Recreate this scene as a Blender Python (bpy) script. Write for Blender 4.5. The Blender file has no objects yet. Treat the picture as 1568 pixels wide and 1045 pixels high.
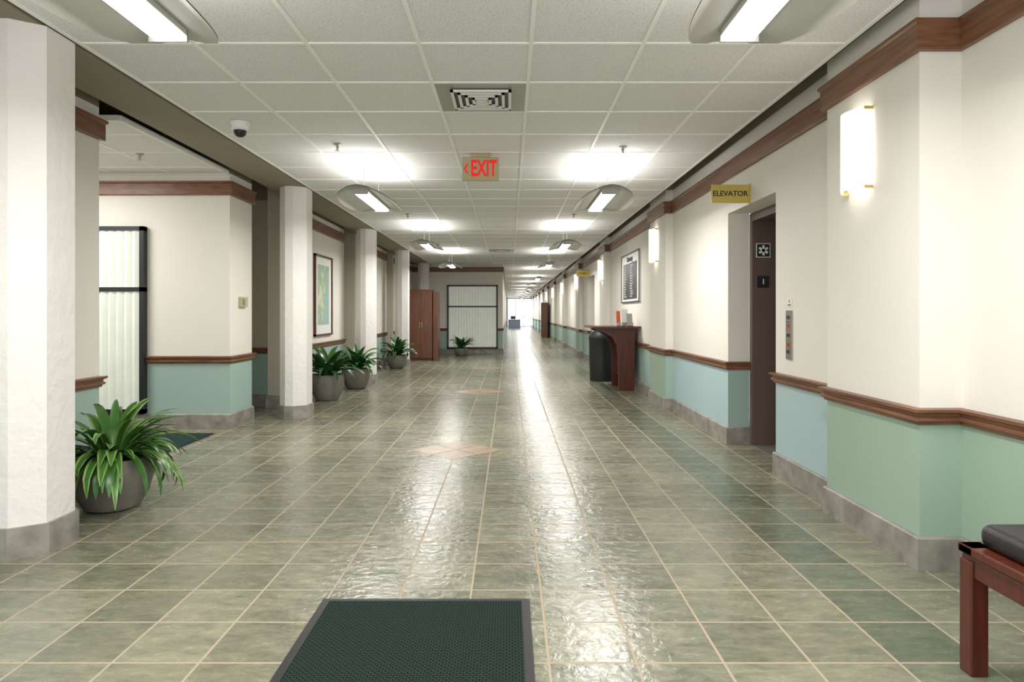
import bpy, bmesh, math, random
from mathutils import Vector, Matrix
scene=bpy.context.scene
CH=1.22; CZ=2.69

# ---------------- materials ----------------
def mat(name,col,rough=0.5,metal=0.0,var=0.0,vscale=6.0,bump=0.0,bscale=60.0,emis=None,estr=0.0,col2=None,spec=None):
    m=bpy.data.materials.new(name); m.use_nodes=True
    nt=m.node_tree; b=nt.nodes['Principled BSDF']
    c=(*col,1)
    b.inputs['Base Color'].default_value=c
    b.inputs['Roughness'].default_value=rough
    b.inputs['Metallic'].default_value=metal
    if spec is not None: b.inputs['Specular IOR Level'].default_value=spec
    geo=nt.nodes.new('ShaderNodeNewGeometry')
    if var>0 or col2:
        n=nt.nodes.new('ShaderNodeTexNoise'); n.inputs['Scale'].default_value=vscale; n.inputs['Detail'].default_value=5
        nt.links.new(geo.outputs['Position'],n.inputs['Vector'])
        r=nt.nodes.new('ShaderNodeValToRGB')
        r.color_ramp.elements[0].position=0.3; r.color_ramp.elements[1].position=0.7
        a=tuple(max(0,x*(1-var)) for x in col); d=col2 if col2 else tuple(min(1,x*(1+var)) for x in col)
        r.color_ramp.elements[0].color=(*a,1); r.color_ramp.elements[1].color=(*d,1)
        nt.links.new(n.outputs['Fac'],r.inputs['Fac']); nt.links.new(r.outputs['Color'],b.inputs['Base Color'])
    if bump>0:
        n2=nt.nodes.new('ShaderNodeTexNoise'); n2.inputs['Scale'].default_value=bscale; n2.inputs['Detail'].default_value=4
        nt.links.new(geo.outputs['Position'],n2.inputs['Vector'])
        bp=nt.nodes.new('ShaderNodeBump'); bp.inputs['Strength'].default_value=bump; bp.inputs['Distance'].default_value=0.01
        nt.links.new(n2.outputs['Fac'],bp.inputs['Height']); nt.links.new(bp.outputs['Normal'],b.inputs['Normal'])
    if emis:
        b.inputs['Emission Color'].default_value=(*emis,1); b.inputs['Emission Strength'].default_value=estr
    return m
def h(s):
    s=s.lstrip('#'); v=[int(s[i:i+2],16)/255 for i in (0,2,4)]
    return tuple(x/12.92 if x<=.04045 else ((x+.055)/1.055)**2.4 for x in v)

M={}
M['wall']=mat('cream_paint',h('e6e2d9'),.7,var=.015,vscale=1.5,bump=.08,bscale=45)
M['plaster']=mat('column_plaster',h('e4e1dd'),.75,var=.02,vscale=3,bump=.8,bscale=18)
M['taupe']=mat('taupe_paint',h('8d8473'),.8,var=.04,vscale=2)  # beam colour, also the painted dark of the gap above the ceiling
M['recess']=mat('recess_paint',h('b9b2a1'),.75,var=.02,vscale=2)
M['sage']=mat('sage_wainscot',h('9bb1a0'),.55,var=.02,vscale=2,bump=.06,bscale=45)
M['teal']=mat('teal_wainscot',h('9fb7ae'),.55,var=.02,vscale=2,bump=.06,bscale=45)  # same wainscot, tinted for the daylight mix falling on it
M['blue']=mat('blue_wainscot',h('abc2c5'),.55,var=.02,vscale=2,bump=.06,bscale=45)  # same wainscot with cooler daylight put into the colour
M['stone']=mat('baseboard_slate',h('858179'),.5,var=.18,vscale=9,bump=.3,bscale=30,col2=h('a19d95'))
def wood(name,c1,c2,rough=.35,axis='y'):
    m=bpy.data.materials.new(name); m.use_nodes=True; nt=m.node_tree; b=nt.nodes['Principled BSDF']
    geo=nt.nodes.new('ShaderNodeNewGeometry'); mp=nt.nodes.new('ShaderNodeMapping')
    mp.inputs['Scale'].default_value={'y':(6,2,40),'z':(40,40,2),'x':(2,40,40)}[axis]
    n=nt.nodes.new('ShaderNodeTexNoise'); n.inputs['Scale'].default_value=1.2; n.inputs['Detail'].default_value=6
    r=nt.nodes.new('ShaderNodeValToRGB'); r.color_ramp.elements[0].position=.3; r.color_ramp.elements[1].position=.72
    r.color_ramp.elements[0].color=(*c1,1); r.color_ramp.elements[1].color=(*c2,1)
    nt.links.new(geo.outputs['Position'],mp.inputs['Vector']); nt.links.new(mp.outputs['Vector'],n.inputs['Vector'])
    nt.links.new(n.outputs['Fac'],r.inputs['Fac']); nt.links.new(r.outputs['Color'],b.inputs['Base Color'])
    b.inputs['Roughness'].default_value=rough
    return m
M['wood']=wood('walnut_trim',h('64402c'),h('8a6147'),.35)
M['cherry']=wood('cherry_wood',h('472016'),h('652d20'),.28,'z')
M['cabwood']=wood('cabinet_wood',h('563423'),h('724934'),.4,'z')
M['black']=mat('black_rubber',h('1c1c1e'),.5)
M['bframe']=mat('black_metal',h('2a2c30'),.4,metal=.3)
M['leather']=mat('black_leather',h('202024'),.38,bump=.15,bscale=150)
M['white']=mat('white_metal',h('e6e6e2'),.4)
M['greymetal']=mat('satin_grey_metal',h('a9a8a2'),.4,metal=.3)
M['shade']=mat('perforated_shade',h('b2b1a9'),.5,metal=.1,bump=.2,bscale=300)
M['brass']=mat('brass',h('d0ba68'),.35,metal=.5)
M['gold']=mat('gold_sign_plate',h('b8ae88'),.5)
M['steel']=mat('brushed_steel',h('a5a39b'),.3,metal=.7)
M['brown']=mat('brown_door_metal',h('66554f'),.4,var=.03,vscale=3)
M['red']=mat('exit_red',(.5,.002,.002),.5,emis=(1,.005,.004),estr=.4)
M['lens']=mat('fixture_lens',(1,1,1),.4,emis=(1,.985,.96),estr=4.5)
M['sconce']=mat('sconce_glass',(1,.98,.95),.3,emis=(1,.955,.86),estr=1.9)
M['blind']=mat('vertical_blind',h('dfe3da'),.6,emis=h('e6eadc'),estr=.12,var=.04,vscale=5)  # faint emission stands for daylight behind the blinds
M['tbar']=mat('ceiling_t_bar',h('f2f2ee'),.5)
M['pot']=mat('concrete_pot',h('77736a'),.6,var=.15,vscale=8,bump=.2,bscale=50)
M['soil']=mat('soil',h('33271c'),.9,bump=.6,bscale=60)
M['leafA']=mat('leaf_green',h('3c6a2c'),.35,var=.3,vscale=8)
M['leafB']=mat('leaf_light_margin',h('7d9c4e'),.4,var=.2,vscale=10)
M['leafD']=mat('leaf_dark_green',h('30602e'),.3,var=.3,vscale=10)
M['inlay']=mat('inlay_tile',h('a38d76'),.32,var=.22,vscale=9,bump=.25,bscale=25)
M['inlay2']=mat('inlay_tile_grey',h('978872'),.32,var=.22,vscale=9,bump=.25,bscale=25)
M['orange']=mat('orange_brochure',h('d8602a'),.5)
M['paper']=mat('paper_white',h('eeeeea'),.5)
M['ink']=mat('dark_ink',h('1f2226'),.4)
M['deskblue']=mat('blue_grey_laminate',h('646f7c'),.5)
M['bluebtn']=mat('indicator_dark',h('2a2d33'),.3)
M['redbtn']=mat('button_red',h('b33322'),.4)

# ceiling tile
def ceil_mat():
    m=bpy.data.materials.new('acoustic_tile'); m.use_nodes=True; nt=m.node_tree; b=nt.nodes['Principled BSDF']
    geo=nt.nodes.new('ShaderNodeNewGeometry')
    n=nt.nodes.new('ShaderNodeTexNoise'); n.inputs['Scale'].default_value=110; n.inputs['Detail'].default_value=3
    r=nt.nodes.new('ShaderNodeValToRGB'); r.color_ramp.elements[0].position=.36; r.color_ramp.elements[1].position=.46
    r.color_ramp.elements[0].color=(*h('cbcac8'),1); r.color_ramp.elements[1].color=(*h('e5e5e4'),1)
    nt.links.new(geo.outputs['Position'],n.inputs['Vector']); nt.links.new(n.outputs['Fac'],r.inputs['Fac'])
    nt.links.new(r.outputs['Color'],b.inputs['Base Color']); b.inputs['Roughness'].default_value=.85
    bp=nt.nodes.new('ShaderNodeBump'); bp.inputs['Strength'].default_value=.3; bp.inputs['Distance'].default_value=.004
    nt.links.new(n.outputs['Fac'],bp.inputs['Height']); nt.links.new(bp.outputs['Normal'],b.inputs['Normal'])
    return m
M['tile']=ceil_mat()

def floor_mat():
    m=bpy.data.materials.new('slate_tile_floor'); m.use_nodes=True; nt=m.node_tree; L=nt.links.new; b=nt.nodes['Principled BSDF']
    geo=nt.nodes.new('ShaderNodeNewGeometry'); mp=nt.nodes.new('ShaderNodeMapping')
    mp.inputs['Location'].default_value=(-.138+.305*100,-3.533+.305*100,0)
    L(geo.outputs['Position'],mp.inputs['Vector'])
    br=nt.nodes.new('ShaderNodeTexBrick'); br.offset=0; br.squash=1
    br.inputs['Scale'].default_value=1; br.inputs['Brick Width'].default_value=.305; br.inputs['Row Height'].default_value=.305
    br.inputs['Mortar Size'].default_value=.0052; br.inputs['Mortar Smooth'].default_value=.1; br.inputs['Bias'].default_value=0
    br.inputs['Color1'].default_value=(*h('767668'),1); br.inputs['Color2'].default_value=(*h('8b8a7b'),1); br.inputs['Mortar'].default_value=(*h('807f71'),1)
    L(mp.outputs['Vector'],br.inputs['Vector'])
    n=nt.nodes.new('ShaderNodeTexNoise'); n.inputs['Scale'].default_value=12; n.inputs['Detail'].default_value=9; n.inputs['Roughness'].default_value=.76; n.inputs['Distortion'].default_value=.4
    mpn=nt.nodes.new('ShaderNodeMapping'); mpn.inputs['Scale'].default_value=(.6,1.5,1); mpn.inputs['Rotation'].default_value=(0,0,.3)
    # per-tile shift so the veining breaks at the joints
    sc=nt.nodes.new('ShaderNodeVectorMath'); sc.operation='SCALE'; sc.inputs['Scale'].default_value=1/.305
    fl=nt.nodes.new('ShaderNodeVectorMath'); fl.operation='FLOOR'
    wn=nt.nodes.new('ShaderNodeTexWhiteNoise'); wn.noise_dimensions='3D'
    s5=nt.nodes.new('ShaderNodeVectorMath'); s5.operation='SCALE'; s5.inputs['Scale'].default_value=9
    av=nt.nodes.new('ShaderNodeVectorMath'); av.operation='ADD'
    L(mp.outputs['Vector'],sc.inputs[0]); L(sc.outputs[0],fl.inputs[0])
    sepf=nt.nodes.new('ShaderNodeSeparateXYZ'); cmf=nt.nodes.new('ShaderNodeCombineXYZ'); L(fl.outputs[0],sepf.inputs[0]); L(sepf.outputs[0],cmf.inputs[0]); L(sepf.outputs[1],cmf.inputs[1])
    L(cmf.outputs[0],wn.inputs['Vector']); L(wn.outputs['Color'],s5.inputs[0]); L(s5.outputs[0],av.inputs[0]); L(geo.outputs['Position'],av.inputs[1])
    L(av.outputs[0],mpn.inputs['Vector']); L(mpn.outputs['Vector'],n.inputs['Vector'])
    r=nt.nodes.new('ShaderNodeValToRGB'); e=r.color_ramp.elements; e[0].position=.30; e[1].position=.70
    e[0].color=(.50,.56,.52,1); e[1].color=(1.34,1.30,1.19,1)
    x=e.new(.5); x.color=(.95,.95,.90,1)
    L(n.outputs['Fac'],r.inputs['Fac'])
    mul=nt.nodes.new('ShaderNodeMix'); mul.data_type='RGBA'; mul.blend_type='MULTIPLY'; mul.inputs[0].default_value=.95
    L(br.outputs['Color'],mul.inputs[6]); L(r.outputs['Color'],mul.inputs[7])
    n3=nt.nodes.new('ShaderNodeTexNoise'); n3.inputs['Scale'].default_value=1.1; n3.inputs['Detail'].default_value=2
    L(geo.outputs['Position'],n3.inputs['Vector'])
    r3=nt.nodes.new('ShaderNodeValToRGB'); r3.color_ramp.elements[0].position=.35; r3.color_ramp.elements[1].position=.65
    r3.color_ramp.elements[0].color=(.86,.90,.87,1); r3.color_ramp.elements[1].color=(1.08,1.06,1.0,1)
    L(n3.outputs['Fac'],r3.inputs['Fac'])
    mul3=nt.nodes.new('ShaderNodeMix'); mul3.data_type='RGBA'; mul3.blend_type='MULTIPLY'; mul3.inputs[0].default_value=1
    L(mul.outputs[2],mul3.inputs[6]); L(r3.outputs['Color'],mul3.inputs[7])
    sx=nt.nodes.new('ShaderNodeSeparateXYZ'); L(geo.outputs['Position'],sx.inputs[0])
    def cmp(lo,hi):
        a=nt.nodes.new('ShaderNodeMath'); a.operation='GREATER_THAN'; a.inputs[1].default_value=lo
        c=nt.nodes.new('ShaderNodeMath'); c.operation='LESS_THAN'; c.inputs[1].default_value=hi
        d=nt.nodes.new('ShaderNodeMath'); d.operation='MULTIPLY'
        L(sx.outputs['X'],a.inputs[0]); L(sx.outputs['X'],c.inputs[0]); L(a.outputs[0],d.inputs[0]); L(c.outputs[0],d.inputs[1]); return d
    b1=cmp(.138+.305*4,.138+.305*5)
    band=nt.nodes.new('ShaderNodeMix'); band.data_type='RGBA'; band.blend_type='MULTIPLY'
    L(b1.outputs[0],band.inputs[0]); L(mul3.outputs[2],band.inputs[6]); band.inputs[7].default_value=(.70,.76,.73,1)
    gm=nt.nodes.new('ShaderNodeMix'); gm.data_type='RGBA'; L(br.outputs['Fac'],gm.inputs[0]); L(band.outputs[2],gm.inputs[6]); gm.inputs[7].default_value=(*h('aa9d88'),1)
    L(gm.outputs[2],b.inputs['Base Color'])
    rr=nt.nodes.new('ShaderNodeMapRange'); rr.inputs['From Min'].default_value=.3; rr.inputs['From Max'].default_value=.7; rr.inputs['To Min'].default_value=.14; rr.inputs['To Max'].default_value=.33
    L(n.outputs['Fac'],rr.inputs['Value'])
    gr=nt.nodes.new('ShaderNodeMix'); gr.data_type='FLOAT'; L(br.outputs['Fac'],gr.inputs[0]); L(rr.outputs[0],gr.inputs[2]); gr.inputs[3].default_value=.9
    L(gr.outputs[0],b.inputs['Roughness'])
    b.inputs['Specular IOR Level'].default_value=.5
    n2=nt.nodes.new('ShaderNodeTexNoise'); n2.inputs['Scale'].default_value=22; n2.inputs['Detail'].default_value=6; n2.inputs['Distortion'].default_value=.6
    L(geo.outputs['Position'],n2.inputs['Vector'])
    sub=nt.nodes.new('ShaderNodeMath'); sub.operation='MULTIPLY_ADD'; L(br.outputs['Fac'],sub.inputs[0]); sub.inputs[1].default_value=-1.0; L(n2.outputs['Fac'],sub.inputs[2])
    bp=nt.nodes.new('ShaderNodeBump'); bp.inputs['Strength'].default_value=.55; bp.inputs['Distance'].default_value=.006
    L(sub.outputs[0],bp.inputs['Height']); L(bp.outputs['Normal'],b.inputs['Normal'])
    return m
M['floor']=floor_mat()

def matmat(name,c1,c2):
    m=bpy.data.materials.new(name); m.use_nodes=True; nt=m.node_tree; L=nt.links.new; b=nt.nodes['Principled BSDF']
    geo=nt.nodes.new('ShaderNodeNewGeometry')
    br=nt.nodes.new('ShaderNodeTexBrick'); br.offset=.5; br.inputs['Scale'].default_value=1
    br.inputs['Brick Width'].default_value=.022; br.inputs['Row Height'].default_value=.011; br.inputs['Mortar Size'].default_value=.003; br.inputs['Mortar Smooth'].default_value=.5
    br.inputs['Color1'].default_value=(*c1,1); br.inputs['Color2'].default_value=(*c1,1); br.inputs['Mortar'].default_value=(*c2,1)
    L(geo.outputs['Position'],br.inputs['Vector']); L(br.outputs['Color'],b.inputs['Base Color'])
    bp=nt.nodes.new('ShaderNodeBump'); bp.invert=True; bp.inputs['Strength'].default_value=.8; bp.inputs['Distance'].default_value=.004
    L(br.outputs['Fac'],bp.inputs['Height']); L(bp.outputs['Normal'],b.inputs['Normal']); b.inputs['Roughness'].default_value=.95; b.inputs['Specular IOR Level'].default_value=.15
    return m
M['matg']=matmat('green_carpet_mat',h('30413a'),h('131a19'))
M['matt']=matmat('teal_carpet_mat',h('2f4a4b'),h('1a2c2e'))

def art_mat():
    m=bpy.data.materials.new('map_print'); m.use_nodes=True; nt=m.node_tree; L=nt.links.new; b=nt.nodes['Principled BSDF']
    geo=nt.nodes.new('ShaderNodeNewGeometry'); n=nt.nodes.new('ShaderNodeTexNoise'); n.inputs['Scale'].default_value=5; n.inputs['Detail'].default_value=6
    L(geo.outputs['Position'],n.inputs['Vector'])
    r=nt.nodes.new('ShaderNodeValToRGB'); cr=r.color_ramp
    cr.elements[0].position=.38; cr.elements[0].color=(*h('9fc0c8'),1); cr.elements[1].position=.65; cr.elements[1].color=(*h('d9dcb8'),1)
    x=cr.elements.new(.52); x.color=(*h('9dbb9c'),1)
    L(n.outputs['Fac'],r.inputs['Fac']); L(r.outputs['Color'],b.inputs['Base Color']); b.inputs['Roughness'].default_value=.3
    return m
M['art']=art_mat()

# ---------------- mesh builder ----------------
class MB:
    def __init__(s): s.v=[];s.f=[];s.m=[];s.ml=[]
    def mi(s,k):
        if k not in s.ml: s.ml.append(k)
        return s.ml.index(k)
    def add(s,vs,fs,k):
        o=len(s.v); s.v+= [tuple(p) for p in vs]; i=s.mi(k)
        for f in fs: s.f.append([a+o for a in f]); s.m.append(i)
    def box(s,x0,x1,y0,y1,z0,z1,k):
        v=[(x,y,z) for z in (z0,z1) for y in (y0,y1) for x in (x0,x1)]
        s.add(v,[(0,2,3,1),(4,5,7,6),(0,1,5,4),(2,6,7,3),(0,4,6,2),(1,3,7,5)],k)
    def quad(s,a,b,c,d,k): s.add([a,b,c,d],[(0,1,2,3)],k)
    def prism(s,pts,z0,z1,k,axis='z'):
        n=len(pts)
        def P(p,t):
            return {'z':(p[0],p[1],t),'y':(p[0],t,p[1]),'x':(t,p[0],p[1])}[axis]
        v=[P(p,z0) for p in pts]+[P(p,z1) for p in pts]
        f=[tuple(range(n))[::-1],tuple(range(n,2*n))]+[(i,(i+1)%n,(i+1)%n+n,i+n) for i in range(n)]
        s.add(v,f,k)
    def lathe(s,prof,cx,cy,k,n=28,cap=True):
        v=[];f=[]
        for (r,z) in prof:
            for i in range(n):
                a=2*math.pi*i/n; v.append((cx+r*math.cos(a),cy+r*math.sin(a),z))
        for j in range(len(prof)-1):
            for i in range(n): f.append((j*n+i,j*n+(i+1)%n,(j+1)*n+(i+1)%n,(j+1)*n+i))
        if cap:
            f.append(tuple(range(n))[::-1]); f.append(tuple(range((len(prof)-1)*n,len(prof)*n)))
        s.add(v,f,k)
    def obj(s,name,parent=None,smooth=False,bevel=0,bseg=2,recalc=True):
        me=bpy.data.meshes.new(name); me.from_pydata(s.v,[],s.f); 
        for k in s.ml: me.materials.append(M[k])
        for p,i in zip(me.polygons,s.m): p.material_index=i; p.use_smooth=smooth
        if recalc:
            bm=bmesh.new(); bm.from_mesh(me); bmesh.ops.recalc_face_normals(bm,faces=bm.faces); bm.to_mesh(me); bm.free()
        if smooth:
            try: me.set_sharp_from_angle(angle=math.radians(40))
            except Exception: pass
        o=bpy.data.objects.new(name,me); scene.collection.objects.link(o)
        if bevel:
            md=o.modifiers.new('bevel','BEVEL'); md.width=bevel; md.segments=bseg; md.limit_method='ANGLE'
        if parent: o.parent=parent
        return o
def empty(name,loc=(0,0,0)):
    e=bpy.data.objects.new(name,None); e.location=loc; scene.collection.objects.link(e); return e

def text_geo(t,size,extr=.002,align='CENTER',off=0):
    cu=bpy.data.curves.new('t','FONT'); cu.body=t; cu.size=size; cu.extrude=extr; cu.align_x=align; cu.align_y='CENTER'; cu.resolution_u=3; cu.offset=off
    o=bpy.data.objects.new('t',cu); scene.collection.objects.link(o)
    me=bpy.data.meshes.new_from_object(o)
    v=[tuple(p.co) for p in me.vertices]; f=[tuple(p.vertices) for p in me.polygons]
    bpy.data.objects.remove(o); bpy.data.meshes.remove(me); bpy.data.curves.remove(cu)
    return v,f
def put_text(mb,t,size,pos,face,k,extr=.002,sx=1,align='CENTER',off=0):
    v,f=text_geo(t,size,extr,align,off)
    out=[]
    for (x,y,z) in v:
        x*=sx
        if face=='-y': out.append((pos[0]+x,pos[1]-z,pos[2]+y))
        else: out.append((pos[0]-z,pos[1]-x,pos[2]+y))
    mb.add(out,f,k)

# ---------------- sweeps ----------------
def offs(path,d):
    out=[]; n=len(path)
    for i,p in enumerate(path):
        ns=[]
        if i>0:
            a=path[i-1]; L=math.hypot(p[0]-a[0],p[1]-a[1]); ns.append((-(p[1]-a[1])/L,(p[0]-a[0])/L))
        if i<n-1:
            a=path[i+1]; L=math.hypot(p[0]-a[0],p[1]-a[1]); ns.append((-(a[1]-p[1])/L,(a[0]-p[0])/L))
        if len(ns)==1: nx,ny=ns[0]
        else:
            sx=ns[0][0]+ns[1][0]; sy=ns[0][1]+ns[1][1]; q=1+ns[0][0]*ns[1][0]+ns[0][1]*ns[1][1]
            nx,ny=sx/q,sy/q
        out.append((p[0]+nx*d,p[1]+ny*d))
    return out
def sweep(mb,path,prof,k,kf=None,closed_ends=True):
    rows=[offs(path,d) for d,z in prof]
    for j in range(len(prof)-1):
        for i in range(len(path)-1):
            kk=kf(path[i],path[i+1]) if kf else k
            a=rows[j][i];b=rows[j][i+1];c=rows[j+1][i+1];e=rows[j+1][i]
            mb.quad((*a,prof[j][1]),(*b,prof[j][1]),(*c,prof[j+1][1]),(*e,prof[j+1][1]),kk)
    if closed_ends and len(prof)>2:
        for i in (0,len(path)-1):
            mb.add([(*rows[j][i],prof[j][1]) for j in range(len(prof))],[tuple(range(len(prof)))],k)
BASE=[(0,0),(.02,0),(.02,.15),(.012,.158),(0,.158)]
RAIL=[(0,.690),(.012,.690),(.016,.704),(.030,.710),(.030,.722),(.018,.730),(.022,.744),(.040,.752),(.040,.766),(0,.770)]
CROWN=[(0,2.465),(.028,2.465),(.030,2.475),(.030,2.585),(.042,2.592),(.042,2.61),(0,2.61)]

# right wall paths
X0=2.04; XP=1.95
pil=[3.155+5.12*k for k in range(0,11)]
pil[1]=8.28; pil[2]=13.4; pil[3]=18.5
opens=[(5.08,6.19,.20),(15.9,17.1,.20)]
full=[(2.15,-1.5),(2.15,3.155),(XP,3.155),(XP,4.07),(X0,4.07)]
for p in pil[1:]:
    full+=[(X0,p),(XP,p),(XP,p+.92),(X0,p+.92)]
full.append((X0,60.2))
def split(path,opens):
    segs=[];cur=[]
    for i,p in enumerate(path):
        cur.append(p)
        if i<len(path)-1:
            q=path[i+1]
            for (a,b,d) in opens:
                if p[0]==q[0]==X0 and p[1]<a<q[1]:
                    cur+=[(X0,a),(X0+d,a)]; segs.append(cur); cur=[(X0+d,b),(X0,b)]
    segs.append(cur); return segs
lows=split(full,opens)
def wk(p,q):  # tint changes per segment paint in the light mix along the wall
    if p[1]==q[1]: return 'sage' if p[1]<4.5 else 'teal'
    if abs(p[0]-XP)<.01: return 'sage'
    if p[1]<3.1: return 'sage'
    if 4.0<p[1]<5.0: return 'blue'
    return 'blue' if p[1]<9 else 'teal'
wr=MB(); br_=MB(); rl=MB(); cr=MB()
for s in lows:
    sweep(wr,s,[(0,0),(0,.70)],'sage',wk)
    sweep(wr,s,[(0,.70),(0,2.15)],'wall')
    sweep(br_,s,BASE,'stone'); sweep(rl,s,RAIL,'wood')
sweep(wr,full,[(0,2.15),(0,2.76)],'wall'); sweep(wr,full,[(0,2.76),(0,3.1)],'taupe')  # taupe top strip paints the shadow band beside the ceiling edge
for (a,b,d) in opens: wr.quad((X0,a,2.15),(X0+d+.02,a,2.15),(X0+d+.02,b,2.15),(X0,b,2.15),'wall')
sweep(cr,full,CROWN,'wood')
wr.obj('wall_right',recalc=False); br_.obj('baseboard_right'); rl.obj('trim_1'); cr.obj('trim_2')

# left paths (travelling toward -Y)
XL=-2.93
lp=[(-.2,46),(-.2,20),(XL,20),(XL,16.7),(-3.3,16.7),(-3.3,15.8),(XL,15.8),(XL,12.65),(-3.3,12.65),(-3.3,11.76),(XL,11.76),(XL,8.7),(-3.45,8.7),(-3.45,7.6),(-2.95,7.6),(-2.95,7.0),(-6,7.0)]
lp2=[(-6,7.0),(-6,4.77),(-2.95,4.77),(-2.95,-1.5)]
wl=MB(); bl=MB(); rl2=MB(); cl=MB()
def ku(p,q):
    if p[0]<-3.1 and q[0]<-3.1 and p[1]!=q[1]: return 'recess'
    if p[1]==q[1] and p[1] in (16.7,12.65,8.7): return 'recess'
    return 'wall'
for s in (lp,lp2):
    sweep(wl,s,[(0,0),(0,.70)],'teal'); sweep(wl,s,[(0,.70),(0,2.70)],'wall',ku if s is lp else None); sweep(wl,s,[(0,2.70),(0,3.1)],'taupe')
    sweep(bl,s,BASE,'stone'); sweep(rl2,s,RAIL,'wood')
for s in ([(-.2,46),(-.2,20),(XL,20),(XL,16.7)],[(XL,15.8),(XL,12.65)],[(XL,11.76),(XL,8.7)],[(-2.99,7.6),(-2.95,7.6),(-2.95,7.0),(-6,7.0)],lp2):
    sweep(cl,s,CROWN,'wood')
wl.obj('wall_left',recalc=False); bl.obj('baseboard_left'); rl2.obj('trim_3'); cl.obj('trim_4')
t5=MB()
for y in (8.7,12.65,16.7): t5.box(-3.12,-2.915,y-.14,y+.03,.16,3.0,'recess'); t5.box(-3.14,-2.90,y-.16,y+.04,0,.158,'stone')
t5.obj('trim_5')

# floor
f=MB(); f.box(-6.1,2.7,-1.6,60.3,-.1,0,'floor'); f.obj('floor')
# inlays
for (cx,cy) in ((-.472,5.92),(-.472,10.3),(-.472,14.7)):
    d=MB(); R=.41; g=.006
    for (ax,ay) in ((0,1),(1,0),(0,-1),(-1,0)):
        c=(cx+ax*R/2,cy+ay*R/2); q=R/2-g
        d.prism([(c[0]+q,c[1]),(c[0],c[1]+q),(c[0]-q,c[1]),(c[0],c[1]-q)],0,.0015,'inlay' if ax else 'inlay2')
    d.obj('floor_inlay_medallion')

# ceilings
def tiled(name,x0,x1,y0,y1,xo,yo,edge=True):
    c=MB(); c.box(x0,x1,y0,y1,CZ,CZ+.03,'tile')
    k=math.ceil((x0-xo)/.61)
    while xo+k*.61<x1:
        x=xo+k*.61
        if x0+.03<x<x1-.03: c.box(x-.011,x+.011,y0,y1,CZ-.006,CZ+.001,'tbar')
        k+=1
    k=math.ceil((y0-yo)/.61)
    while yo+k*.61<y1:
        y=yo+k*.61
        if y0+.03<y<y1-.03: c.box(x0,x1,y-.011,y+.011,CZ-.0055,CZ+.001,'tbar')
        k+=1
    for b in ((x0-.012,x0+.01,y0,y1),(x1-.01,x1+.012,y0,y1),(x0,x1,y0-.012,y0+.01),(x0,x1,y1-.01,y1+.012)):
        c.box(*b,CZ-.008,CZ+.035,'tbar')
    return c.obj(name)
tiled('ceiling',-2.33,1.83,-1.5,20.0,.118,3.607)
tiled('ceiling.001',-.19,1.83,20.05,60.2,.118,3.607)
tiled('ceiling.002',-5.98,-2.96,5.04,6.98,.118,3.607)
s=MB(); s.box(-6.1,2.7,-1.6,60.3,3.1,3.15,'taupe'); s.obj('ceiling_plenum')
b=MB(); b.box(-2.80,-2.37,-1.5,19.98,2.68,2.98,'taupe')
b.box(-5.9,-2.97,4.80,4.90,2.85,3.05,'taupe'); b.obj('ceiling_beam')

# columns
def column(y1,name='column'):
    mb=MB(); xr=-2.35; xl=-2.66; y0=y1-.40; c=.09
    def oct(g):
        return [(xl+c-g*.4,y0-g),(xr-c-.04+g*.4,y0-g),(xr+g,y0+c-g*.4),(xr+g,y1-c+g*.4),(xr-c+g*.4,y1+g),(xl+c-g*.4,y1+g),(xl-g,y1-c+g*.4),(xl-g,y0+c-g*.4)]
    mb.prism(oct(0),.0,2.68,'plaster'); mb.prism(oct(.018),0,.155,'stone')
    mb.obj(name)
for y in (3.68,8.0,11.85,15.7,19.6): column(y)

# end window
e=MB(); e.box(-.2,2.04,60.2,60.3,2.55,3.1,'wall')
e.obj('wall_end')
e=MB()
for x in (-.2,.52,1.24,1.96): e.box(x,x+.05,60.2,60.26,0,2.55,'bframe')
for z in (0,.9,2.5): e.box(-.2,2.0,60.2,60.26,z,z+.05,'bframe')
e.obj('window_1')
e=MB()
for y in (46.05,48.8,51.6,54.4,57.2,60.1): e.box(-.26,-.2,y,y+.06,0,3.1,'bframe')
for z in (0,.9,2.5): e.box(-.26,-.2,46.05,60.2,z,z+.05,'bframe')
e.obj('window_5')  # side glazing added so outside light floods the passage end
e=MB()
for x in (-2.95,-1.7,-.45,.8,2.05): e.box(x,x+.08,-1.58,-1.5,0,3.1,'bframe')
for z in (0,2.2,3.0): e.box(-2.95,2.15,-1.58,-1.5,z,z+.08,'bframe')
e.obj('window_2')
e=MB(); e.box(-.1,.9,54,54.6,0,.70,'deskblue'); e.box(-.14,.94,53.95,54.65,.70,.74,'white'); e.box(.1,.5,54.1,54.5,.74,1.0,'bframe')
e.obj('reception_counter')

# partitions with blinds
def partition(name,x0,x1,y,z0,z1,zm,mull=()):
    mb=MB(); t=.045
    mb.box(x0,x1,y-.075,y-.001,z0,z0+t,'bframe'); mb.box(x0,x1,y-.075,y-.001,z1-t,z1,'bframe'); mb.box(x0,x1,y-.075,y-.001,zm-t/2,zm+t/2,'bframe')
    for x in (x0,x1-t,*mull): mb.box(x,x+t,y-.075,y-.001,z0,z1,'bframe')
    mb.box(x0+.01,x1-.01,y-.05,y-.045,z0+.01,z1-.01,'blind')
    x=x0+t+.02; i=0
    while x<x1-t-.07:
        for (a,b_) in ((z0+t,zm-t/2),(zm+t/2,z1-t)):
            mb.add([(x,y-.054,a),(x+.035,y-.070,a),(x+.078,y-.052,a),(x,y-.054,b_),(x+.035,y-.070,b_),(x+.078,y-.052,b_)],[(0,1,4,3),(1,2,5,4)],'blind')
        x+=.085
    mb.obj(name,recalc=False)
partition('window_3',-4.95,-3.82,7.0,.17,2.13,1.47)
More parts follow.
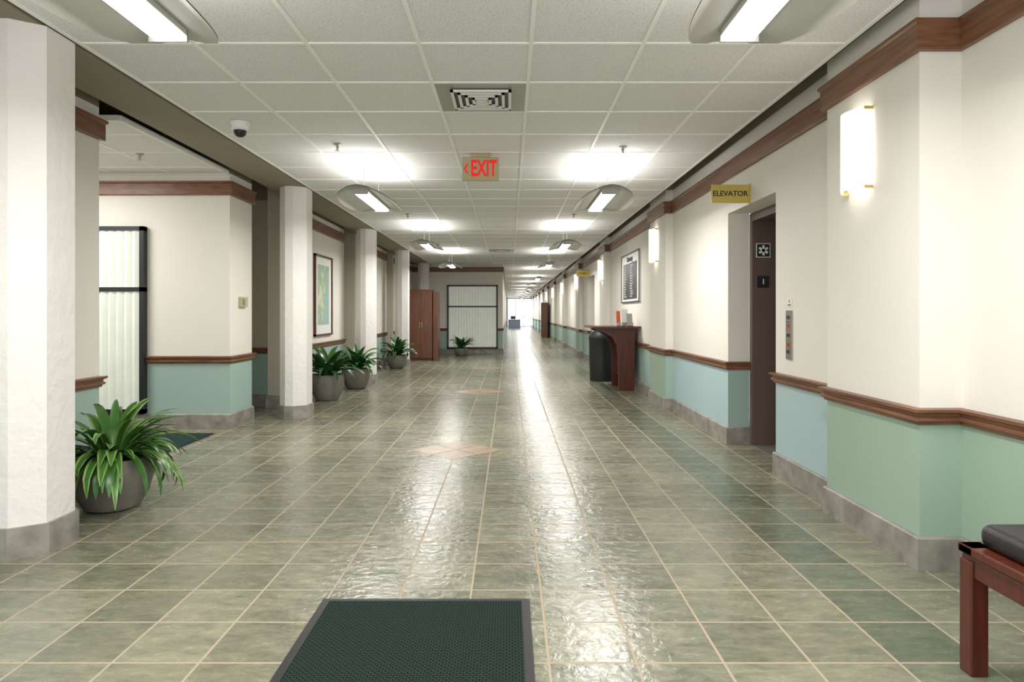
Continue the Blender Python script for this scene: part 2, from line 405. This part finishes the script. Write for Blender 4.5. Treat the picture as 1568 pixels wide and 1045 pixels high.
partition('window_4',-1.87,-.35,20.0,.16,2.07,1.42)

# elevator
def elevator(a,b,name,signs=True):
    mb=MB(); x=X0+.20
    mb.box(x,x+.28,b-.07,b-.001,0,2.145,'brown'); mb.box(x,x+.28,a+.001,a+.07,0,2.145,'brown'); mb.box(x,x+.28,a+.07,b-.07,2.07,2.145,'brown')
    mid=(a+b)/2
    mb.box(x+.24,x+.28,a+.07,mid-.003,.005,2.07,'brown'); mb.box(x+.24,x+.28,mid+.003,b-.07,.005,2.07,'brown')
    mb.box(x,x+.28,a+.07,b-.07,0,.005,'steel')
    if signs:
        mb.box(x+.035,x+.165,b-.076,b-.07,1.80-.065,1.80+.065,'paper')
        mb.box(x+.042,x+.158,b-.0775,b-.0755,1.80-.058,1.80+.058,'ink')
        mb.box(x+.045,x+.155,b-.076,b-.07,1.455,1.565,'ink')
        for ang in (0,60,120):
            c,s_=math.cos(math.radians(ang+90)),math.sin(math.radians(ang+90)); w=.011;L=.046
            pts=[(x+.1+L*c-w*s_,1.80+L*s_+w*c),(x+.1+L*c+w*s_,1.80+L*s_-w*c),(x+.1-L*c+w*s_,1.80-L*s_-w*c),(x+.1-L*c-w*s_,1.80-L*s_+w*c)]
            mb.prism(pts,b-.080,b-.0770,'paper','y')
        put_text(mb,'1',.075,(x+.1,b-.078,1.51),'-y','paper')
    mb.obj(name)
elevator(5.08,6.19,'elevator_doorway')
elevator(15.9,17.1,'door_1',False)
def hang_sign(name,y,text):
    mb=MB(); mb.box(1.71,2.035,y-.006,y+.006,2.155,2.31,'brass'); mb.box(2.026,2.039,y-.012,y+.012,2.15,2.315,'brass')
    put_text(mb,text,.062,(1.868,y-.008,2.232),'-y','ink',sx=1.0,off=.0008)
    mb.obj(name)
hang_sign('elevator_sign',5.62,'ELEVATOR'); hang_sign('stairs_sign',16.9,'STAIRS')
# call panel
mb=MB(); mb.box(X0-.012,X0-.001,4.78,4.87,.885,1.24,'steel')
for z,k in ((1.19,'bluebtn'),(1.13,'redbtn'),(1.06,'bluebtn'),(.99,'redbtn'),(.94,'bluebtn')):
    mb.box(X0-.016,X0-.012,4.805,4.845,z-.012,z+.012,k)
mb.box(X0-.014,X0-.012,4.79,4.86,1.155,1.158,'ink')
mb.obj('elevator_call_panel')
mb=MB(); mb.box(X0-.005,X0-.001,4.79,4.86,1.27,1.33,'paper'); put_text(mb,'#',.04,(X0-.005,4.825,1.31),'-x','redbtn',.001); mb.box(X0-.006,X0-.005,4.80,4.85,1.277,1.285,'ink'); mb.obj('elevator_fire_notice')

# sconces
def sconce(y,xw=XP):
    mb=MB(); n=14; W=.125; D=.06; zb,zt=1.90,2.33
    vs=[];fs=[]
    for i in range(n+1):
        t=-1+2*i/n; yy=y+W*t; xx=xw-.035-D*(1-t*t)
        vs+= [(xx,yy,zb),(xx,yy,zt),(xx+.005,yy,zt),(xx+.005,yy,zb)]
    for i in range(n):
        o=4*i
        for a in range(4): fs.append((o+a,o+(a+1)%4,o+4+(a+1)%4,o+4+a))
    fs+= [(0,1,2,3),(4*n,4*n+3,4*n+2,4*n+1)]
    mb.add(vs,fs,'sconce')
    mb.box(xw-.03,xw-.001,y-.05,y+.05,2.02,2.2,'white')
    for yy in (y-W,y+W):
        for z in (zb-.006,zt-.012):
            mb.box(xw-.045,xw-.001,yy-.004,yy+.004,z,z+.016,'brass')
    mb.obj('wall_sconce',smooth=False)
for p in pil: sconce(p+.53)

# light fixtures
def area(name,loc,sx,sy,power,down,col=(1,.975,.94),parent=None):
    l=bpy.data.lights.new(name,'AREA'); l.shape='RECTANGLE'; l.size=sx; l.size_y=sy; l.energy=power; l.color=col
    o=bpy.data.objects.new(name,l); o.location=loc
    if not down: o.rotation_euler=(math.pi,0,0)
    scene.collection.objects.link(o)
    if parent: o.parent=parent
    return o
UP=8; DN=33
def fixture(x,y,pw=1.0):
    root=empty('pendant_light_fixture')
    mb=MB(); nl=18; nw=10; L=.66; Z=2.38
    vs=[];fs=[]
    for i in range(nl+1):
        t=-1+2*i/nl; w=.09+.18*math.sqrt(max(0,1-abs(t)**2.4))
        for j in range(nw+1):
            u=-1+2*j/nw
            vs.append((x+w*u,y+L*t,Z-.085*(abs(w*u)/.27)**1.5))
    N=len(vs); vs+=[(a,b_,c+.006) for a,b_,c in vs]
    for i in range(nl):
        for j in range(nw):
            a=i*(nw+1)+j; q=(a,a+1,a+nw+2,a+nw+1); fs.append(q); fs.append(tuple(v+N for v in q[::-1]))
    mb.add(vs,fs,'shade')
    mb.obj('shade',root,smooth=True,recalc=False)
    m2=MB(); m2.box(x-.075,x+.075,y-.53,y+.53,Z-.035,Z-.004,'white')
    m2.box(x-.078,x+.078,y-.54,y-.53,Z-.062,Z-.002,'greymetal'); m2.box(x-.078,x+.078,y+.53,y+.54,Z-.062,Z-.002,'greymetal')
    for yy in (y-.35,y+.35):
        m2.lathe([(.003,Z),(.003,CZ-.01)],x,yy,'greymetal',8); m2.lathe([(.03,CZ-.02),(.03,CZ-.001)],x,yy,'white',16)
    m2.obj('housing',root)
    m3=MB(); m3.prism([(x-.07,Z-.035),(x-.06,Z-.050),(x-.03,Z-.058),(x+.03,Z-.058),(x+.06,Z-.050),(x+.07,Z-.035)],y-.529,y+.529,'lens','y'); m3.obj('lens',root)
    area('uplight',(x,y,Z+.012),.52,1.28,UP*pw,False,parent=root)
    area('downlight',(x,y,Z-.062),.13,1.04,DN*pw,True,parent=root)
for y in (2.15,6.65,11.1,15.6):
    fixture(-1.38,y); fixture(.93,y)
for y in (21.5,26,30.5,35,39.5,44,48.5,53): fixture(.93,y,1.0)
mb=MB(); mb.box(-5.3,-4.1,5.5,6.1,2.675,2.688,'lens'); mb.obj('ceiling_troffer_light')  # glowing panel out of view, added to brighten the side lobby
area('lobby_lamp',(-4.7,5.8,2.67),1.1,.55,32,True)  # added fill for the lobby, set under the unseen panel

# vents
def vent(x0,y0):
    mb=MB(); mb.box(x0+.012,x0+.598,y0+.012,y0+.598,CZ-.004,CZ-.001,'greymetal')
    cx,cy=x0+.305,y0+.305
    for i,r in enumerate((.20,.155,.11,.065)):
        z=CZ-.012-.002*i; w=.020
        for (a,b_,c,d) in ((-r,r,-r,-r+w),(-r,r,r-w,r),(-r,-r+w,-r,r),(r-w,r,-r,r)):
            mb.box(cx+a,cx+b_,cy+c,cy+d,z-.012,z,'white')
    mb.box(cx-.19,cx+.19,cy-.19,cy+.19,CZ-.0075,CZ-.0045,'ink')
    mb.box(cx-.04,cx+.04,cy-.008,cy+.008,CZ-.03,CZ-.01,'white')
    mb.obj('ceiling_air_vent')
vent(-.492,4.217); vent(-.492,4.217+.61*18)
def sprinkler(x,y,z=CZ):
    mb=MB(); mb.lathe([(.004,z-.001),(.034,z-.002),(.034,z-.01),(.014,z-.016),(.012,z-.035),(.008,z-.04),(.008,z-.055),(.022,z-.058),(.022,z-.061),(.004,z-.062)],x,y,'greymetal',16)
    mb.obj('ceiling_sprinkler',smooth=True)
for p in ((-1.49,5.75),(1.0,5.85),(-1.5,9.8),(.95,9.8),(-1.5,14),(.95,14),(-3.4,6.1)): sprinkler(*p)
# security camera
mb=MB(); x,y=-2.07,5.1
mb.lathe([(.03,CZ-.001),(.072,CZ-.002),(.072,CZ-.02),(.062,CZ-.035),(.064,CZ-.055),(.052,CZ-.066)],x,y,'white',28)
mb.lathe([(.047,CZ-.064),(.046,CZ-.082),(.038,CZ-.1),(.022,CZ-.112),(.004,CZ-.116)],x,y,'black',28)
mb.obj('dome_security_camera',smooth=True)

# EXIT sign
mb=MB(); x,y=-.265,6.11
mb.box(x-.168,x+.168,y-.018,y+.018,2.44,2.655,'gold'); mb.box(x-.16,x+.16,y-.022,y-.018,2.447,2.648,'gold')
mb.box(x-.09,x+.09,y-.03,y+.03,2.655,2.689,'gold')
put_text(mb,'EXIT',.205,(x+.030,y-.024,2.545),'-y','red',.003,sx=.57,off=.005)
cx=x-.135
mb.prism([(cx-.018,2.547),(cx+.012,2.592),(cx+.024,2.585),(cx-.002,2.547),(cx+.024,2.509),(cx+.012,2.502)],y-.026,y-.022,'red','y')
o=mb.obj('exit_sign',recalc=False)

# directory board
mb=MB(); y0,y1,z0,z1=10.3,11.95,1.40,2.23
mb.box(X0-.02,X0-.001,y0,y1,z0,z1,'white')
mb.box(X0-.03,X0-.02,y0,y0+.03,z0,z1,'bframe'); mb.box(X0-.03,X0-.02,y1-.03,y1,z0,z1,'bframe'); mb.box(X0-.03,X0-.02,y0,y1,z0,z0+.02,'bframe'); mb.box(X0-.03,X0-.02,y0,y1,z1-.02,z1,'bframe')
mb.box(X0-.026,X0-.02,y0+.22,y1-.22,z0+.06,z1-.17,'ink')
put_text(mb,'Directory',.13,(X0-.024,(y0+y1)/2,z1-.10),'-x','ink',off=.002)
random.seed(3); W_=['Suite','Dental','Law Office','Studio','Title Co','Clinic','Realty','Design','Travel','Insurance','Accounting']
for c in range(2):
    for i in range(13):
        put_text(mb,random.choice(W_)+' %d'%random.randint(100,290),.042,(X0-.027,y1-.28-c*.60,z1-.21-i*.043),'-x','paper',.0005,align='LEFT')
mb.obj('directory_board')

# framed map
mb=MB(); xw=XL; y0,y1,z0,z1=9.92,10.88,.87,2.12
t=.03
for b_ in ((y0,y1,z0,z0+t),(y0,y1,z1-t,z1),(y0,y0+t,z0,z1),(y1-t,y1,z0,z1)): mb.box(xw+.001,xw+.035,*b_,'cherry')
mb.box(xw+.001,xw+.015,y0+t,y1-t,z0+t,z1-t,'paper'); mb.box(xw+.015,xw+.018,y0+.17,y1-.17,z0+.17,z1-.15,'art')
mb.obj('framed_picture')
# thermostat
mb=MB(); mb.box(-2.949,-2.915,7.22,7.40,1.29,1.40,'gold'); mb.box(-2.915,-2.910,7.24,7.31,1.31,1.38,'steel'); mb.obj('wall_thermostat',bevel=.004)

# counter / stand
mb=MB(); mb.box(1.28,2.035,10.25,11.35,.985,1.015,'cherry')
br=[(1.36,.985),(1.98,.985),(1.96,0),(1.72,0),(1.715,.55),(1.69,.72),(1.62,.84),(1.50,.91),(1.37,.945)]
mb.prism(br,10.42,10.48,'cherry','y'); mb.prism(br,11.12,11.18,'cherry','y'); mb.box(1.80,1.84,10.48,11.12,.2,.9,'cherry')
mb.obj('wall_counter_stand')
def brochure(x,y,w,hh,k,name):
    mb=MB(); zz=1.0155
    mb.add([(x,y,zz),(x+w,y,zz),(x+w,y+.06,zz+hh),(x,y+.06,zz+hh),(x,y+.012,zz),(x+w,y+.012,zz),(x+w,y+.072,zz+hh),(x,y+.072,zz+hh)],
      [(0,1,2,3),(4,7,6,5),(0,4,5,1),(3,2,6,7),(0,3,7,4),(1,5,6,2)],k)
    mb.box(x-.004,x+w+.004,y-.03,y+.1,zz-.0005,zz+.008,'greymetal'); mb.box(x-.004,x+w+.004,y-.03,y-.026,zz,zz+.06,'steel')
    mb.obj(name)
brochure(1.70,10.50,.06,.24,'orange','brochure_holder'); brochure(1.79,10.55,.10,.27,'paper','brochure_holder'); brochure(1.84,10.38,.09,.20,'greymetal','brochure_holder')
# trash can
mb=MB(); mb.lathe([(.20,0),(.205,.02),(.215,.45),(.22,.74),(.228,.76),(.228,.79),(.215,.84),(.17,.90),(.10,.93),(.09,.90),(.005,.88)],1.66,12.0,'black',36)
mb.obj('trash_can',smooth=True)
# cabinet
mb=MB(); x0,x1,y0,y1=-2.56,-1.98,17.0,17.5
mb.box(x0,x1,y0,y1,.06,1.80,'cabwood'); mb.box(x0+.02,x1-.02,y0+.02,y1,0,.06,'cabwood'); mb.box(x0-.015,x1+.015,y0-.02,y1,1.80,1.83,'cabwood')
mb.box(x0+.01,(x0+x1)/2-.003,y0-.018,y0,.08,1.78,'cabwood'); mb.box((x0+x1)/2+.003,x1-.01,y0-.018,y0,.08,1.78,'cabwood')
for s_ in (-1,1): mb.box((x0+x1)/2+s_*.03-.006,(x0+x1)/2+s_*.03+.006,y0-.035,y0-.018,.85,1.0,'steel')
mb.box(x1+.02,x1+.14,y0+.05,y1+.05,0,1.78,'cabwood')
mb.obj('wooden_cabinet')
# bookcase far
mb=MB(); x0,x1,y0,y1=1.62,1.93,33,33.9
mb.box(x0,x1,y0,y0+.03,0,1.75,'cabwood'); mb.box(x0,x1,y1-.03,y1,0,1.75,'cabwood'); mb.box(x1-.02,x1,y0,y1,0,1.75,'cabwood')
for z in (.05,.45,.85,1.25,1.72): mb.box(x0,x1-.02,y0+.03,y1-.03,z,z+.03,'cabwood')
for i in range(9): mb.box(x0+.05,x1-.05,y0+.06+i*.08,y0+.12+i*.08,.48,.72+.02*(i%3),('redbtn','deskblue','ink')[i%3])
for i in range(7): mb.box(x0+.05,x1-.05,y0+.06+i*.1,y0+.13+i*.1,.88,1.1+.03*(i%3),('ink','redbtn','paper')[i%3])
mb.obj('bookcase')

# mats
mb=MB(); mb.box(-.79,.085,1.35,2.82,0,.006,'black'); mb.box(-.755,.05,1.385,2.785,.006,.012,'matg'); mb.obj('entrance_mat')
mb=MB(); mb.box(-4.8,-2.98,5.42,6.72,0,.005,'black'); mb.box(-4.77,-3.0,5.44,6.70,.005,.010,'matt'); mb.obj('lobby_mat')

# plants
def plant(x,y,R,H,FR,FH,seed,n=70,wid=.045,varieg=True,ymin=-99,ymax=99,elr=(35,88)):
    rnd=random.Random(seed); root=empty('potted_plant')
    mb=MB()
    mb.lathe([(R*.55,0),(R*.66,.01),(R*.86,H*.3),(R*.98,H*.62),(R,H*.82),(R*.95,H*.95),(R*.96,H),(R*.88,H),(R*.86,H*.9)],x,y,'pot',36)
    mb.lathe([(.01,H*.92),(R*.86,H*.9)],x,y,'soil',24,cap=False)
    mb.obj('pot',root,smooth=True)
    lf=MB()
    for i in range(n):
        a=rnd.uniform(0,2*math.pi)
        L=(FR*1.0+FH*.45)*(.75+.45*rnd.random()); el=math.radians(rnd.uniform(*elr)); bend=math.radians(rnd.uniform(80,145))*(.6+.5*math.cos(el))
        r0=R*.35*rnd.random(); px=x+r0*math.cos(a); py=y+r0*math.sin(a); pz=H*.9
        w=wid*rnd.uniform(.7,1.15); seg=9; P=[]
        ca,sa=math.cos(a),math.sin(a); tw=rnd.uniform(-.5,.5)
        for k in range(seg+1):
            t=k/seg; e=el-bend*t**1.3
            ww=w*(max(.0,math.sin(math.pi*min(1,.10+.90*t)))**.75)*.5 + .002
            nx,ny=-sa,ca; up=.25*ww
            tx=tw*t*ww
            P.append([(px-nx*ww,py-ny*ww,pz+up-tx),(px-nx*ww*.55,py-ny*ww*.55,pz+up*.4-tx*.5),(px,py,pz),(px+nx*ww*.55,py+ny*ww*.55,pz+up*.4+tx*.5),(px+nx*ww,py+ny*ww,pz+up+tx)])
            st=L/seg; px+=ca*st*math.cos(e); py+=sa*st*math.cos(e); pz+=st*math.sin(e)
            dd=math.hypot(px-x,py-y)
            pz=max(pz,.03 if dd>R*1.05 else H*1.02)
            px=max(px,-2.86); py=min(max(py,ymin),ymax)
        vs=[p for row in P for p in row]
        fa=[];fb=[]
        for k in range(seg):
            for c in range(4):
                qd=(k*5+c,k*5+c+1,(k+1)*5+c+1,(k+1)*5+c)
                (fb if (c in (0,3)) else fa).append(qd)
        base='leafA' if varieg or rnd.random()<.3 else 'leafD'
        lf.add(vs,fa,base); lf.add(vs,fb,('leafB' if (varieg and rnd.random()<.55) else base))
    lf.obj('leaves',root,smooth=True,recalc=False)
plant(-2.50,4.18,.24,.32,.37,.20,1,n=115,wid=.062,ymin=3.75,elr=(5,75))
plant(-2.57,9.35,.24,.36,.30,.40,2,n=60,wid=.10,varieg=False)
plant(-2.50,10.82,.23,.32,.28,.42,3,n=55,wid=.10,varieg=False,ymax=11.36)
plant(-2.50,14.7,.23,.30,.28,.42,4,n=50,wid=.10,varieg=False,ymax=15.2)
plant(-1.38,19.0,.20,.22,.24,.46,5,n=50,wid=.08,varieg=False,ymax=19.85,elr=(45,88))

# bench
root=empty('waiting_bench'); mb=MB()
x0,x1,y0,y1=1.545,2.09,.85,2.28
for (a,b_) in ((x0,y0),(x1-.06,y0),(x0,y1-.06),(x1-.06,y1-.06)): mb.box(a,a+.06,b_,b_+.06,0,.385,'cherry')
mb.box(x0-.004,x1+.004,y1-.07,y1+.004,.405,.435,'cherry'); mb.box(x0-.004,x1+.004,y0-.004,y0+.07,.405,.435,'cherry')
mb.box(x0-.004,x0+.07,y0,y1,.405,.435,'cherry'); mb.box(x1-.07,x1+.004,y0,y1,.405,.435,'cherry')
mb.box(x0+.01,x1-.01,y1-.055,y1-.01,.33,.40,'cherry'); mb.box(x0+.01,x1-.01,y0+.01,y0+.055,.33,.40,'cherry')
mb.box(x0+.008,x0+.05,y0,y1,.33,.40,'cherry'); mb.box(x1-.05,x1-.008,y0,y1,.33,.40,'cherry')
mb.box(x0+.03,x1-.03,y0+.03,y1-.03,.40,.43,'cherry')
mb.obj('frame',root,bevel=.005)
mb=MB(); mb.box(x0+.035,x1-.03,y0+.03,y1-.035,.432,.515,'leather'); mb.obj('cushion',root,smooth=True,bevel=.035,bseg=5)

# ---------------- world, camera ----------------
w=bpy.data.worlds.new('World'); scene.world=w; w.use_nodes=True
bg=w.node_tree.nodes['Background']; bg.inputs[0].default_value=(.97,.985,1,1); bg.inputs[1].default_value=2.8
cam=bpy.data.cameras.new('camera'); co=bpy.data.objects.new('camera',cam); scene.collection.objects.link(co)
co.location=(0,0,CH); co.rotation_euler=(math.pi/2,0,0)
cam.sensor_width=36; cam.sensor_fit='HORIZONTAL'; cam.lens=1016/1568*36; cam.shift_x=4/1568; cam.shift_y=-42.5/1568
cam.clip_start=.05; cam.clip_end=200
scene.camera=co
scene.view_settings.view_transform='Standard'
scene.view_settings.look='None'
scene.view_settings.exposure=0.28
